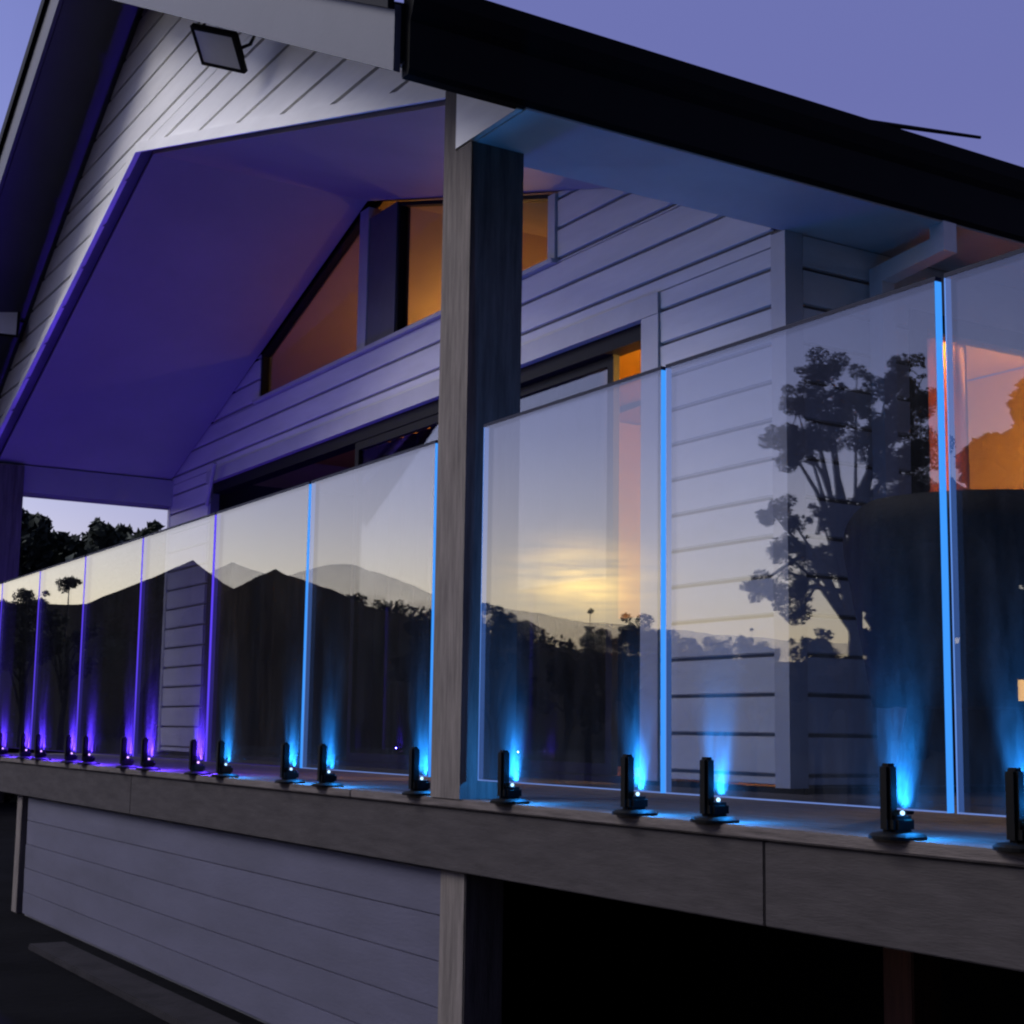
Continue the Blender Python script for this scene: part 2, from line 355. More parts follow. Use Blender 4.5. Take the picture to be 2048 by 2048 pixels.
# gable windows
def wpane(parent, poly, y):
    bm = bmesh.new(); prism(bm, poly, lambda x, z: (x, y, z), lambda x, z: (x, y+.006, z)); return obj('pane', bm, G_WIN, parent)
def inset_frame(parent, poly, w, y0, y1, m, name='frame'):
    """mitred frame round a convex polygon, one mesh"""
    n = len(poly); inn = []
    cx = sum(p[0] for p in poly)/n; cz = sum(p[1] for p in poly)/n
    def off(a, b):
        ex, ez = b[0]-a[0], b[1]-a[1]; l = math.hypot(ex, ez); nx, nz = -ez/l, ex/l
        if (cx-a[0])*nx+(cz-a[1])*nz < 0: nx, nz = -nx, -nz
        return (a[0]+nx*w, a[1]+nz*w), (b[0]+nx*w, b[1]+nz*w)
    for i in range(n):
        (p1, p2), (p3, p4) = off(poly[i-1], poly[i]), off(poly[i], poly[(i+1) % n])
        d1 = (p2[0]-p1[0], p2[1]-p1[1]); d2 = (p4[0]-p3[0], p4[1]-p3[1]); D = d1[0]*d2[1]-d1[1]*d2[0]
        s = ((p3[0]-p1[0])*d2[1]-(p3[1]-p1[1])*d2[0])/D; inn.append((p1[0]+s*d1[0], p1[1]+s*d1[1]))
    bm = bmesh.new()
    o0 = [bm.verts.new((p[0], y0, p[1])) for p in poly]; i0 = [bm.verts.new((p[0], y0, p[1])) for p in inn]
    o1 = [bm.verts.new((p[0], y1, p[1])) for p in poly]; i1 = [bm.verts.new((p[0], y1, p[1])) for p in inn]
    for i in range(n):
        j = (i+1) % n
        bm.faces.new((o0[i], o0[j], i0[j], i0[i])); bm.faces.new((o1[i], i1[i], i1[j], o1[j]))
        bm.faces.new((o0[i], o1[i], o1[j], o0[j])); bm.faces.new((i0[i], i0[j], i1[j], i1[i]))
    return obj(name, bm, m, parent), inn
wl = [(-9.85, WT), (-8.24, WT), (-8.24, ceilz(-8.24)-.012), (-9.85, ceilz(-9.85)-.012)]
wr = [(-7.74, WT), (-6.05, WT), (-6.05, ceilz(-6.05)-.012), (-7.74, ceilz(-7.74)-.012)]
for k, poly in enumerate((wl, wr)):
    w, inn = inset_frame(house, poly, .022, YW-.004, YW+.05, M_FRAME, 'window')
    wpane(w, inn, YW+.03)
Box('mullion', -8.115, -7.742, YW-.012, YW+.08, WT, ceilz(-7.742)-.01, M_MULL, house)
Box('window_trim', -8.238, -8.117, YW-.02, YW+.08, WT, ceilz(-8.238)-.01, M_TRIM, house)
Box('window_trim', -6.048, -5.985, YW-.022, YW+.08, WT, ceilz(-5.985)-.01, M_TRIM, house)
Box('window_sill', -9.9, -5.98, YW-.045, YW+.05, 2.556, 2.579, M_TRIM, house)
# slider
Box('door_head_trim', DL-.05, DR+.125, YW-.022, YW+.02, DH+.002, 2.199, M_TRIM, house)
Box('door_jamb_trim', DR, DR+.125, YW-.02, YW+.08, .05, DH, M_TRIM, house)
door = Box('sliding_door', DL, DR-.002, YW+.022, YW+.12, 2.025, DH+.001, M_FRAME, house)
def sash(parent, x0, x1, y, leaf_name='door_leaf'):
    lf, inn = inset_frame(parent, [(x0, .06), (x1, .06), (x1, 2.024), (x0, 2.024)], .05, y, y+.035, M_FRAME, leaf_name)
    wpane(parent, inn, y+.015)
sash(door, -8.32, -6.93, YW+.03); sash(door, -6.97, -5.60, YW+.068)
Box('door_sill', DL, DR, YW-.01, YW+.12, .03, .058, M_FRAME, house)
bm = bmesh.new(); tube(bm, [(-10.78, YW-.03, 1.93), (-10.46, YW-.10, 2.2)], .016, 6)
obj('door_stay', bm, M_TRIM, house)

# side wall and its lit window
F2 = lambda u, z, j=0: (XP+.008-j, u, z)
B2 = lambda u, z: (XP-.0115, u, z)
swall = Box('side_wall', XP-.08, XP-.012, YW+.09, 2.16, .05, 2.25, M_JOINT, house)
boards(swall, [(YW+.085, .06), (2.15, .06), (2.15, 2.249), (YW+.085, 2.249)], .09, .155, F2, B2, M_PAINT_IN)
Box('wall_panel', XP-.08, XP-.012, 2.1605, 3.75, .05, 1.098, M_JOINT, house)
for a, b in ((2.152, 2.95), (2.956, 3.75)): Box('lower_panel', XP-.0115, XP+.006, a, b, .06, 1.097, M_FRAME, house)
Box('wall_panel', XP-.08, XP-.015, YW+.085, 7.5, 2.2505, 2.62, M_PAINT_IN, house)
Box('plinth', XP-.09, XP-.02, YW+.09, 7.5, -.03, .0495, M_DARKW, house)
for a, b in ((XL, DL-.001), (DR+.001, XP-.075)): Box('plinth', a, b, YW-.004, YW+.085, -.03, .0495, M_DARKW, house)
Box('lintel', DL-.05, DR+.124, YW+.0215, YW+.12, DH+.003, 2.1985, M_DARKW, house)
Box('wall_panel', XP-.08, XP-.012, 2.161, 3.75, 2.04, 2.249, M_PAINT_IN, house)
Box('wall_panel', XP-.08, XP-.012, 3.751, 7.5, .05, 2.249, M_PAINT_IN, house)
bm = bmesh.new()
box(bm, XP-.06, XP+.02, 2.162, 2.25, 1.10, 2.039); box(bm, XP-.06, XP+.02, 2.251, 3.749, 1.96, 2.039); box(bm, XP-.06, XP+.02, 2.251, 3.749, 1.10, 1.18)
box(bm, XP-.06, XP+.02, 3.69, 3.749, 1.181, 1.959)
sw = obj('side_window', bm, M_FRAME, house)
for a, b in ((2.251, 3.689),): Box('pane', XP-.03, XP-.024, a, b, 1.181, 1.959, G_WIN, sw)
# downpipe
bm = bmesh.new()
def rpipe(pts, w):                                       # square pipe with mitred bends, path in one XZ plane
    P = [Vector(p) for p in pts]; S_ = Vector((0, 1, 0)); rings = []
    for k, p in enumerate(P):
        d0 = (P[k]-P[k-1]).normalized() if k else (P[1]-P[0]).normalized()
        d1 = (P[k+1]-P[k]).normalized() if k < len(P)-1 else d0
        n0, n1 = d0.cross(S_), d1.cross(S_); b = (n0+n1).normalized(); b = b/max(.3, b.dot(n0))
        rings.append([bm.verts.new(p + S_*w*i_ + b*w*j_) for i_, j_ in ((-1,-1),(1,-1),(1,1),(-1,1))])
    for A, Bv in zip(rings, rings[1:]):
        for k in range(4): bm.faces.new((A[k], A[(k+1) % 4], Bv[(k+1) % 4], Bv[k]))
    bm.faces.new(rings[0][::-1]); bm.faces.new(rings[-1])
rpipe([(-3.94, 1.95, 2.256), (-3.94, 1.95, 2.17), (-4.27, 1.95, 2.13), (-4.27, 1.95, .04)], .036)
obj('downpipe', bm, M_PIPE, house)

# rooms
YB = 4.6
Box('room_floor', XL+.1, XP-.09, YW+.09, YB, -.02, .028, M_FLOORI, house)
Box('room_wall', -8.36, XP-.09, YB, YB+.1, .03, 2.42, M_ROOM, house)
Box('room_wall', -8.44, -8.37, YW+.22, YB, .03, 2.42, M_ROOM, house)
Box('room_wall', XL+.1, -8.45, YB, YB+.1, .03, 2.42, M_ROOMD, house)
Box('room_wall', -8.369, -8.362, YW+.22, YB-.01, .03, 2.4, M_ROOM, house)
Box('room_wall', -8.449, -8.442, YW+.22, YB-.01, .03, 2.4, M_ROOMD, house)
Box('room_wall', XL+.02, XL+.09, YW+.09, YB, .03, 2.42, M_ROOMD, house)
Box('room_ceiling', XL+.1, XP-.09, YW+.09, YB, 2.43, 2.5, M_ROOM, house)
Prism('loft_wall', [(XL+.1, 2.51), (-4.45, 2.51), (XR, 3.54), (XL+.1, ceilz(XL+.1))], 3.3, 3.38, M_LOFT, house)
for xa, xb in ((XR, -4.34), (XL, XR)):
    Prism('loft_ceiling', [(xa, ceilz(xa)+.02), (xb, ceilz(xb)+.02), (xb, ceilz(xb)+.05), (xa, ceilz(xa)+.05)], YW+.09, 3.29, M_LOFT, house)
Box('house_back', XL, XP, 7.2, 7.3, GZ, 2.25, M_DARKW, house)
# curtains
def curtain(name, p0, p1, z0, z1, m, waves):
    bm = bmesh.new(); n = waves*6; d = (Vector(p1)-Vector(p0)); nn = Vector((-d.y, d.x)).normalized()
    rows = []
    for z in (z0, z1):
        rows.append([bm.verts.new((*(Vector(p0)+d*(i/n)+nn*.03*math.sin(i/6*2*math.pi)), z)) for i in range(n+1)])
    for i in range(n): bm.faces.new((rows[0][i], rows[0][i+1], rows[1][i+1], rows[1][i]))
    o = obj(name, bm, m, house, True); md = o.modifiers.new('thick', 'SOLIDIFY'); md.thickness = .004; return o
curtain('curtain', (-8.50, YW+.17), (-5.78, YW+.17), .05, 2.02, M_CURT, 16)
n2 = M_CURT2.node_tree.nodes; l2 = M_CURT2.node_tree.links; b2 = n2['Principled BSDF']; o2 = n2['Material Output']
tl2 = n2.new('ShaderNodeBsdfTranslucent'); tl2.inputs[0].default_value = (.5, .24, .05, 1); mx2 = n2.new('ShaderNodeMixShader'); mx2.inputs[0].default_value = .6
l2.new(b2.outputs[0], mx2.inputs[1]); l2.new(tl2.outputs[0], mx2.inputs[2]); l2.new(mx2.outputs[0], o2.inputs['Surface'])
curtain('curtain', (XP-.16, 2.22), (XP-.16, 2.68), .05, 2.0, M_CURT2, 5)

sb = thing('added_sideboard', 'dark cupboard added to hide the lit lower room behind the sliding door gap', 'added_sideboard', (-6.0, 1.98, .03))  # added so the lower room glow stays hidden in the gap
Box('added_cabinet', -.75, .62, -.18, .18, .06, .74, M_FLOORD, sb, .006); Box('top', -.77, .64, -.2, .2, .741, .77, M_FLOORD, sb, .004)
for k in range(3): Box('added_cabinet_door', -.73+.45*k, -.30+.45*k, -.196, -.181, .09, .71, M_FLOORD, sb, .003)
def pendant(label, x, y, z, power, ztop):
    t = thing('pendant_lamp', label, 'lamp', (x, y, z), 'warm lamps inside the house')
    bm = bmesh.new(); lathe(bm, [(.02, .1), (.035, .098), (.035, .075), (.02, .072)], seg=16); obj('lamp_holder', bm, M_FRAME, t, True)
    bm = bmesh.new(); lathe(bm, [(.02, .07), (.05, .05), (.07, .0), (.05, -.05), (.02, -.068), (.003, -.07)], seg=16); obj('globe', bm, E_BULB, t, True)
    bm = bmesh.new(); tube(bm, [(0, 0, .1), (0, 0, ztop-z)], .004, 6); obj('cord', bm, M_FRAME, t)
    l = bpy.data.lights.new('bulb_light', 'POINT'); l.energy = power; l.color = (1, .54, .13); l.shadow_soft_size = .05
    lo = bpy.data.objects.new('bulb_light', l); COL.objects.link(lo); lo.parent = t; lo.location = (0, 0, -.14)
pendant('warm lamp glowing in the room behind the right side window', -4.85, 4.25, 1.95, 190, 2.43)
pendant('added unseen lamp brightening the room behind the right side window', -4.75, 2.40, 2.0, 270, 2.43)  # extra lamp added out of view to strengthen the window's amber
pendant('warm lamp in the loft behind the gable windows', -8.9, 2.75, 2.95, 14, ceilz(-8.9)+.02)

# ------------------------------------------------------------------ base wall under the deck
base = Box('base_wall', -9.98, -4.44, .055, .10, GZ, -.21, M_JOINT)
tag(base, 'boarded wall with painted-in shade closing in the space under the deck', 'wall')
boards(base, [(-9.98, GZ+.015), (-4.44, GZ+.015), (-4.44, -.205), (-9.98, -.205)], GZ, .15,
       lambda u, z, j=0: (u, .04+j, z), lambda u, z: (u, .0545, z), M_SHADEP, .002, .001)
t = Box('corner_post', -4.436, -4.27, .02, .17, GZ, -.206, M_TIMB, None, .004); tag(t, 'square timber post at the right end of the boarded base wall', 'post')
t = Box('corner_post', -10.24, -10.11, .03, .14, GZ, -.206, M_TIMB, None, .004); tag(t, 'narrow pale post at the far left end of the boarded base wall', 'post')
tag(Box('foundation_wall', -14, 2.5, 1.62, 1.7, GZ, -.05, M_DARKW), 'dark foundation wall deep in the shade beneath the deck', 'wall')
t = Box('deck_pile', -3.32, -3.20, .92, 1.04, GZ, -.13, mat('red_brown_timber', (.10, .035, .02), .8, .25, 8, (6, 6, .5)), None, .004); tag(t, 'red brown timber pile standing in the dark under the deck', 'post')
# concrete edging in front of the base wall
bm = bmesh.new(); box(bm, -8.45, -2.0, -.30, -.10, GZ, GZ+.035, .006)
tag(obj('concrete_edging', bm, M_KERB), kind='structure')

# ------------------------------------------------------------------ deck
deck = thing('deck', 'weathered timber deck with a deep fascia under the glass balustrade', 'deck')
XD0, XD1 = -11.9, -.6
for a, b in ((XD0, -7.7), (-7.697, -2.783), (-2.779, XD1)): Box('fascia_board', a, b, -.012, .026, -.203, -.003, M_FASC, deck, .003)
for a, b in ((XD0, -8.6), (-8.597, -5.05), (-5.047, -1.7), (-1.697, XD1)): Box('border_board', a, b, -.026, .115, .0, .03, M_DECK, deck, .004)
y = .12
while y < 4.4:
    x0 = XD0 if y < YW-.1 else XP+.05
    if y+.14 > YW-.01 and y < YW: x0 = XP+.05 if y+.07 > YW else XD0
    cuts = [x0] + sorted(random.uniform(x0+1, XD1-1) for _ in range(2)) + [XD1]
    for a, b in zip(cuts, cuts[1:]):
        Box('deck_board', a+.0015, b-.0015, y, min(y+.135, YW-.012) if x0 == XD0 else y+.135, .0, .03, M_DECK, deck)
    y += .14
for x in [XD0+.3+.6*i for i in range(19)]: Box('joist', x, x+.045, .03, 1.6 if x < XP else 4.3, -.19, -.002, M_FASC, deck)

# ------------------------------------------------------------------ glass panels, lit along their edges
ORD = ['first', 'second', 'third', 'fourth', 'fifth', 'sixth', 'seventh']
panes = [(-2.183, -1.0), (-3.172, -2.207), (-4.149, -3.190), (-5.53, -4.478), (-6.61, -5.55), (-7.69, -6.632), (-8.765, -7.708), (-9.81, -8.785), (-10.85, -9.83), (-11.585, -10.872)]
GB, GTZ, TH = .093, 1.25, .009
right_words = ['third glass panel to the right of the timber post, cut by the photo edge', 'second and widest looking glass panel to the right of the timber post', 'first glass panel to the right of the timber post']
for i, (a, b) in enumerate(panes):
    if i < 3: lab = right_words[i]
    else: lab = 'blue or violet edged glass panel, %s to the left of the timber post' % ORD[i-3]
    if i in (3, 4): lab = 'blue edged glass panel, %s to the left of the timber post' % ORD[i-3]
    if i > 4: lab = 'violet edged glass panel, %s to the left of the timber post' % ORD[i-3]
    g = thing('glass_screen', lab, 'glass panel', ((a+b)/2, 0, GB), 'glass panels of the balustrade')
    h = (b-a)/2; H = GTZ-GB
    Box('pane', -h+.0035, h-.0035, -TH, TH, .0035, H-.0105, G_BAL, g)
    Box('top_strip', -h+.0005, h-.0005, -TH-.001, TH+.001, H-.010, H, M_STRIP, g)
    v = b < -6.6
    vl = a < -6.6
    Box('lit_edge', h-.003, h, -TH, TH, .0, H-.0105, E_EDGE_V if v else E_EDGE_B, g)
    Box('lit_edge', -h, -h+.003, -TH, TH, .0, H-.0105, E_DIM_V if vl else E_DIM_B, g)
    Box('bottom_edge', -h+.0035, h-.0035, -TH, TH, 0, .003, E_BOTV if vl else E_BOT, g)

# ------------------------------------------------------------------ spigots with their lights
spig = [(-2.02, 'B', 'under the glass at the right edge of the photo'),
        (-2.36, 'B', 'second from the right photo edge'),
        (-2.98, 'B', 'third to the right of the timber post'),
        (-3.32, 'B', 'second to the right of the timber post'),
        (-3.966, 'B', 'first to the right of the timber post'),
        (-4.553, 'B', 'first to the left of the timber post'),
        (-5.305, 'B', 'second to the left of the timber post'),
        (-5.667, 'B', 'third to the left of the timber post'),
        (-6.394, 'B', 'fourth to the left of the timber post'),
        (-6.748, 'V', 'first of the violet row beside the last blue one'),
        (-7.466, 'V', 'second of the violet row counted from the blue ones'),
        (-7.813, 'V', 'third of the violet row counted from the blue ones'),
        (-8.526, 'V', 'fourth of the violet row counted from the blue ones'),
        (-8.887, 'V', 'fifth of the violet row counted from the blue ones'),
        (-9.582, 'V', 'sixth of the violet row counted from the blue ones'),
        (-9.96, 'V', 'seventh of the violet row counted from the blue ones'),
        (-10.6, 'V', 'eighth of the violet row at the left photo edge'),
        (-11.45, 'V', 'ninth of the violet row before the left veranda post')]
parts = {}
def pm(key, fn):
    if key not in parts:
        bm = bmesh.new(); fn(bm); bmesh.ops.recalc_face_normals(bm, faces=bm.faces)
        me = bpy.data.meshes.new(key); bm.to_mesh(me); bm.free(); parts[key] = me
    return parts[key]
def f_flange(bm): lathe(bm, [(.062, 0), (.062, .007), (.055, .012), (.03, .016)], seg=24)
def f_body(bm): box(bm, -.018, .030, -.034, .028, .014, .050, .008)
def f_clamp(bm):
    box(bm, -.017, .016, -.040, -.009, .014, .162, .007)
def f_led(bm): bmesh.ops.create_uvsphere(bm, u_segments=12, v_segments=8, radius=.0052)
for key, fn, ms in (('base_flange', f_flange, M_SPIG), ('spigot_body', f_body, M_SPIG), ('clamp', f_clamp, M_SPIG), ('led_b', f_led, E_LED_B), ('led_v', f_led, E_LED_V)):
    pm(key, fn).materials.append(ms)
def make_spot(c, power, size=66):
    l = bpy.data.lights.new('led_beam', 'SPOT'); l.energy = power; l.color = BLUE if c == 'B' else VIO
    l.spot_size = math.radians(size); l.spot_blend = 1.0; l.shadow_soft_size = .006; return l
WASH = {'B': make_spot('B', 140, 50), 'V': make_spot('V', 480, 50)}
def make_halo(c, power):
    l = bpy.data.lights.new('led_halo', 'POINT'); l.energy = power; l.color = BLUE if c == 'B' else VIO; l.shadow_soft_size = .003; return l
HALO = {'B': make_halo('B', 4.4), 'V': make_halo('V', 10.0)}
SPOT = {'B': make_spot('B', 150), 'V': make_spot('V', 330)}
for x, c, where in spig:
    s = thing('glass_spigot', 'black glass clamp with %s light, %s' % ('blue' if c == 'B' else 'violet', where), 'glass clamp', (x, 0, .03), 'lit clamps holding the glass panels')
    link('base_flange', parts['base_flange'], s); link('spigot_body', parts['spigot_body'], s); link('clamp', parts['clamp'], s)
    link('led', parts['led_b' if c == 'B' else 'led_v'], s, (.022, -.006, .0565))
    lo = bpy.data.objects.new('led_beam', SPOT[c]); COL.objects.link(lo); lo.parent = s; lo.location = (.016, .034, .054)
    tb = bpy.data.objects.new('led_wash', WASH[c]); COL.objects.link(tb); tb.parent = s; tb.location = (.016, .060, .045)
    tb.rotation_mode = 'QUATERNION'; tb.rotation_quaternion = Vector((.0, -.44, 1)).to_track_quat('-Z', 'Y')
    hb = bpy.data.objects.new('led_halo', HALO[c]); COL.objects.link(hb); hb.parent = s; hb.location = (.022, .045, .080)
    lo.rotation_mode = 'QUATERNION'; lo.rotation_quaternion = Vector((.0, -.60, 1)).to_track_quat('-Z', 'Y')

# ------------------------------------------------------------------ floodlights
def floodlight(label, loc, rot):
    t = thing('floodlight', label, 'floodlight', loc, 'floodlights under the gable'); t.rotation_euler = rot
    bm = bmesh.new(); a, b, d = .125, .10, .014
    for x0, x1, z0, z1 in ((-a, a, b-.017, b), (-a, a, -b, -b+.017), (-a, -a+.017, -b+.018, b-.018), (a-.017, a, -b+.018, b-.018)): box(bm, x0, x1, -d, d, z0, z1)
    obj('frame', bm, M_FRAME, t)
    bm = bmesh.new(); box(bm, -a+.018, a-.018, -.012, -.006, -b+.018, b-.018); obj('lens', bm, M_LENS, t)
    bm = bmesh.new(); box(bm, -a+.03, a-.03, .0, .06, -b+.03, b-.03, .01); obj('back', bm, M_FRAME, t)
    bm = bmesh.new(); tube(bm, [(-a, .01, .02), (-a-.025, .05, .02), (-a-.02, .13, .05), (a+.02, .13, .05), (a+.025, .05, .02), (a, .01, .02)], .009, 6); obj('bracket', bm, M_FRAME, t)
floodlight('square floodlight on the white boards under the gable peak', (-6.259, -.22, 3.346), (.953, .337, .639))
floodlight('dark floodlight under the left roof edge, cut by the photo border', (-10.55, -.2, 3.05), (math.radians(10), 0, math.radians(80)))

# ------------------------------------------------------------------ aerial on the roof
an = thing('roof_aerial', 'thin dark aerial arm standing out over the black gutter', 'aerial', (-4.2, 1.8, 2.6))
bm = bmesh.new(); tube(bm, [(.2, -.25, .015), (.2, .451, .106)], [.011, .007], 6); obj('boom', bm, M_BLACK, an)
bm = bmesh.new(); tube(bm, [(.2, -.05, .03), (.16, -.05, -.14)], .012, 6); obj('mast', bm, M_BLACK, an)

# ------------------------------------------------------------------ dark tub chair on the deck
ch = thing('tub_chair', 'black high backed tub chair behind the right glass panel', 'chair', (-2.80, .78, .03)); ch.rotation_euler = (0, 0, math.radians(38))
bm = bmesh.new(); n = 28; rows = []
for k in range(9):
    row = []
    for i in range(n+1):
        a = math.radians(-205 + 230*i/n) ; u = abs(i/n-.5)*2
        top = .845 - .27*max(0, u-.35)**1.5*1.6
        zz = .30 + (top-.30)*k/8; rr = .285 + .075*(k/8)
        row.append((rr*math.cos(a), rr*math.sin(a), zz))
    rows.append(row)
V = [[bm.verts.new(p) for p in r] for r in rows]
for A, B in zip(V, V[1:]):
    for i in range(n): bm.faces.new((A[i], A[i+1], B[i+1], B[i]))
o = obj('backrest', bm, M_CHAIR, ch, True); md = o.modifiers.new('thick', 'SOLIDIFY'); md.thickness = .04
bm = bmesh.new(); lathe(bm, [(.20, .30), (.28, .31), (.285, .38), (.25, .43), (.1, .445)], seg=24); obj('seat', bm, M_CHAIR, ch, True)
for sx, sy in ((-1, -1), (1, -1), (1, 1), (-1, 1)):
    bm = bmesh.new(); tube(bm, [(sx*.15, sy*.15, .32), (sx*.22, sy*.22, 0)], [.024, .016], 8); obj('leg', bm, M_CHAIR, ch, True)

# ------------------------------------------------------------------ vegetation
def leaf_mass(bm, c, r, n, size, flat=.8):
    for _ in range(n):
        while True:
            p = Vector((random.uniform(-1, 1), random.uniform(-1, 1), random.uniform(-1, 1)))
            if .25 < p.length < 1: break
        q = Vector(c) + Vector((p.x*r, p.y*r, p.z*r*flat))
        a = Vector((random.gauss(0, 1), random.gauss(0, 1), random.gauss(0, 1))).normalized(); b = a.orthogonal().normalized()
        s = size*random.uniform(.6, 1.4)
        bm.faces.new([bm.verts.new(q + a*s), bm.verts.new(q + b*s*.5), bm.verts.new(q - a*s), bm.verts.new(q - b*s*.5)])
def tree(name, label, cat, base, blobs, leaf, m, trunk_r, group=None, dens=1.0, fork=.35, core=0):
    t = thing(name, label, cat, (*base, GZ), group)
    B = Vector((*base, GZ))
    bm = bmesh.new(); top = max(b[2] for b in blobs)
    cx = sum(b[0] for b in blobs)/len(blobs); cyy = sum(b[1] for b in blobs)/len(blobs)
    H = top-GZ; mid = Vector((0, 0, H*fork)); hi = Vector((cx-B.x, cyy-B.y, H*.8))
    tube(bm, [(0, 0, -.1), mid*.5+Vector((.05, .03, 0))*H*.1, mid, mid.lerp(hi, .5)+Vector((.02, -.02, 0))*H, hi], [trunk_r, trunk_r*.85, trunk_r*.7, trunk_r*.45, trunk_r*.2], 8)
    for b in blobs:
        e = Vector(b[:3])-B; s = mid.lerp(hi, random.uniform(0, .7))
        if (e-s).length < .2: continue
        tube(bm, [s, s.lerp(e, .5)+Vector((0, 0, (e-s).length*.08)), e], [trunk_r*.35, trunk_r*.22, trunk_r*.08], 6)
    tufts = []
    for b in blobs:
        for _ in range(17):
            d = Vector((random.gauss(0, 1), random.gauss(0, 1), random.gauss(0, .8)))
            d = d.normalized()*b[3]*random.uniform(.2, 1.15); r = b[3]*random.choice((.12, .2, .3, .42, .5))
            c0 = Vector(b[:3])-B; tufts.append((c0+d, r))
            if not core and leaf < .1: tube(bm, [c0, c0+d*.55+Vector((0, 0, .05)), c0+d], [trunk_r*.09, trunk_r*.06, trunk_r*.03], 3, False)
    obj('trunk', bm, M_BARK, t, True)
    bm = bmesh.new()
    for c0, r in tufts: leaf_mass(bm, c0, r, int(dens*17*(r/leaf)**2)+5, leaf*.75)
    if core:
        for b in blobs:
            q = bmesh.ops.create_icosphere(bm, subdivisions=2, radius=b[3]*core)
            for v in q['verts']: v.co = v.co*random.uniform(.85, 1.12) + Vector(b[:3])-B
    obj('crown', bm, m, t)
    return t
def mir(az, el, d):      # a place seen mirrored in the balustrade
    a = math.radians(az); return (-math.cos(a)*d, 2.4425-math.sin(a)*d, .2475+math.tan(math.radians(el))*d)
def blobs_at(lst, d, dj=1.0):
    out = []
    for az, e, w in lst:
        p = mir(az, e, d+random.uniform(-dj, dj)); out.append((*p, math.radians(w)*d))
    return out
b = blobs_at([(42.2, 11.0, .9), (42.6, 12.2, .9), (43.5, 13.6, .9), (43.9, 12.0, 1.0), (43.3, 11.2, .9), (44.8, 12.6, .9), (45.3, 11.0, 1.1), (46.0, 13.2, .8), (46.6, 13.6, .8), (47.0, 12.6, 1.0), (46.4, 11.6, 1.2), (46.9, 10.4, 1.1), (45.9, 10.2, .9), (42.9, 11.0, .8), (43.0, 12.8, .7),
              (41.6, 8.4, .7), (42.4, 8.0, .6), (43.4, 8.3, .6), (41.9, 7.0, .7), (42.7, 6.9, .8), (43.5, 6.6, .6), (40.9, 5.6, .55), (41.8, 5.4, .8), (42.8, 5.8, .7), (42.6, 4.6, .7), (44.6, 6.2, .9), (45.6, 8.6, 1.1), (46.8, 9.2, 1.3)], 24, .8)
tree('gum_tree', 'tall open gum tree mirrored in the right glass panel', 'tree', mir(44.6, 0, 24)[:2], b, .034, M_LEAF2, .17, None, .75)
b = blobs_at([(a_, e_, 1.25) for a_, e_ in ((46.2, 7.0), (47.2, 8.0), (48.4, 8.3), (49.6, 8.2), (50.8, 7.9), (52, 7.3), (53.3, 6.5), (46.3, 5.2), (47.4, 6.2), (48.6, 6.5), (50, 6.3), (51.4, 6), (52.8, 5), (46.6, 3.4), (47.6, 4.4), (48.8, 4.6), (50.2, 4.4), (51.6, 4.2), (53, 3.3), (46.9, 1.6), (48, 2.4), (49.3, 2.6), (50.7, 2.5), (52.2, 2.2), (45.8, 7.4), (46.6, 8.2), (49.6, 9.6), (50.6, 10.4), (51.8, 10.8), (53.0, 10.0), (50.8, 9.0), (52.4, 8.8), (51.4, 11.8), (53.8, 8.4), (45.9, 1.2), (45.9, 2.8), (46.0, 4.4), (46.0, 6.0), (47.6, .6), (49, .6), (50.5, .5), (52, .5))], 28, .9)
tree('dense_tree', 'dense dark tree mirrored at the right edge beside the gum tree', 'tree', mir(49, 0, 28)[:2], b, .11, M_LEAF, .22, None, 3.0, .35, .8)
def bush(label, az, el, w, d, name='bush', cat='bush', spire=False):
    lst = []
    if spire:
        for k in range(7): lst.append((az+random.uniform(-.05, .05), el*(k+.5)/7, w*(1-k/7.5)))
    else:
        for k in range(7): lst.append((az+random.uniform(-w, w), el*random.uniform(.35, .8), w*.55))
        lst.append((az, el-w*.5, w*.5))
    tree(name, label, cat, mir(az, 0, d)[:2], blobs_at(lst, d, .3), .04, M_LEAF, .08, 'bushes and conifers mirrored in the glass', .9)
bush('round dark bush mirrored just right of the timber post', 31.0, 5.0, 1.5, 24)
bush('low dark bush mirrored in the middle of the first right panel', 33.6, 3.3, 1.3, 25)
bush('slim dark conifer mirrored left of the blue panel joint', 34.6, 5.0, .45, 26, 'conifer', 'tree', True)
bush('spreading bush mirrored at the blue joint right of the post', 36.3, 4.5, 1.5, 25)
bush('wide low bush mirrored before the white wall', 38.6, 3.9, 1.4, 27)
bush('low bush mirrored below the gum tree', 40.8, 3.9, 1.3, 27)
bush('spiky bush mirrored left of the timber post', 28.0, 4.3, 1.0, 26)
bush('low rounded bush mirrored at the left end of the balustrade', 13.6, 5.0, 1.3, 26)
bush('small bush mirrored near the left end of the balustrade', 15.0, 5.6, .8, 25)
bush('dark bush mirrored below the gum tree on its right', 43.2, 4.1, 1.3, 26)
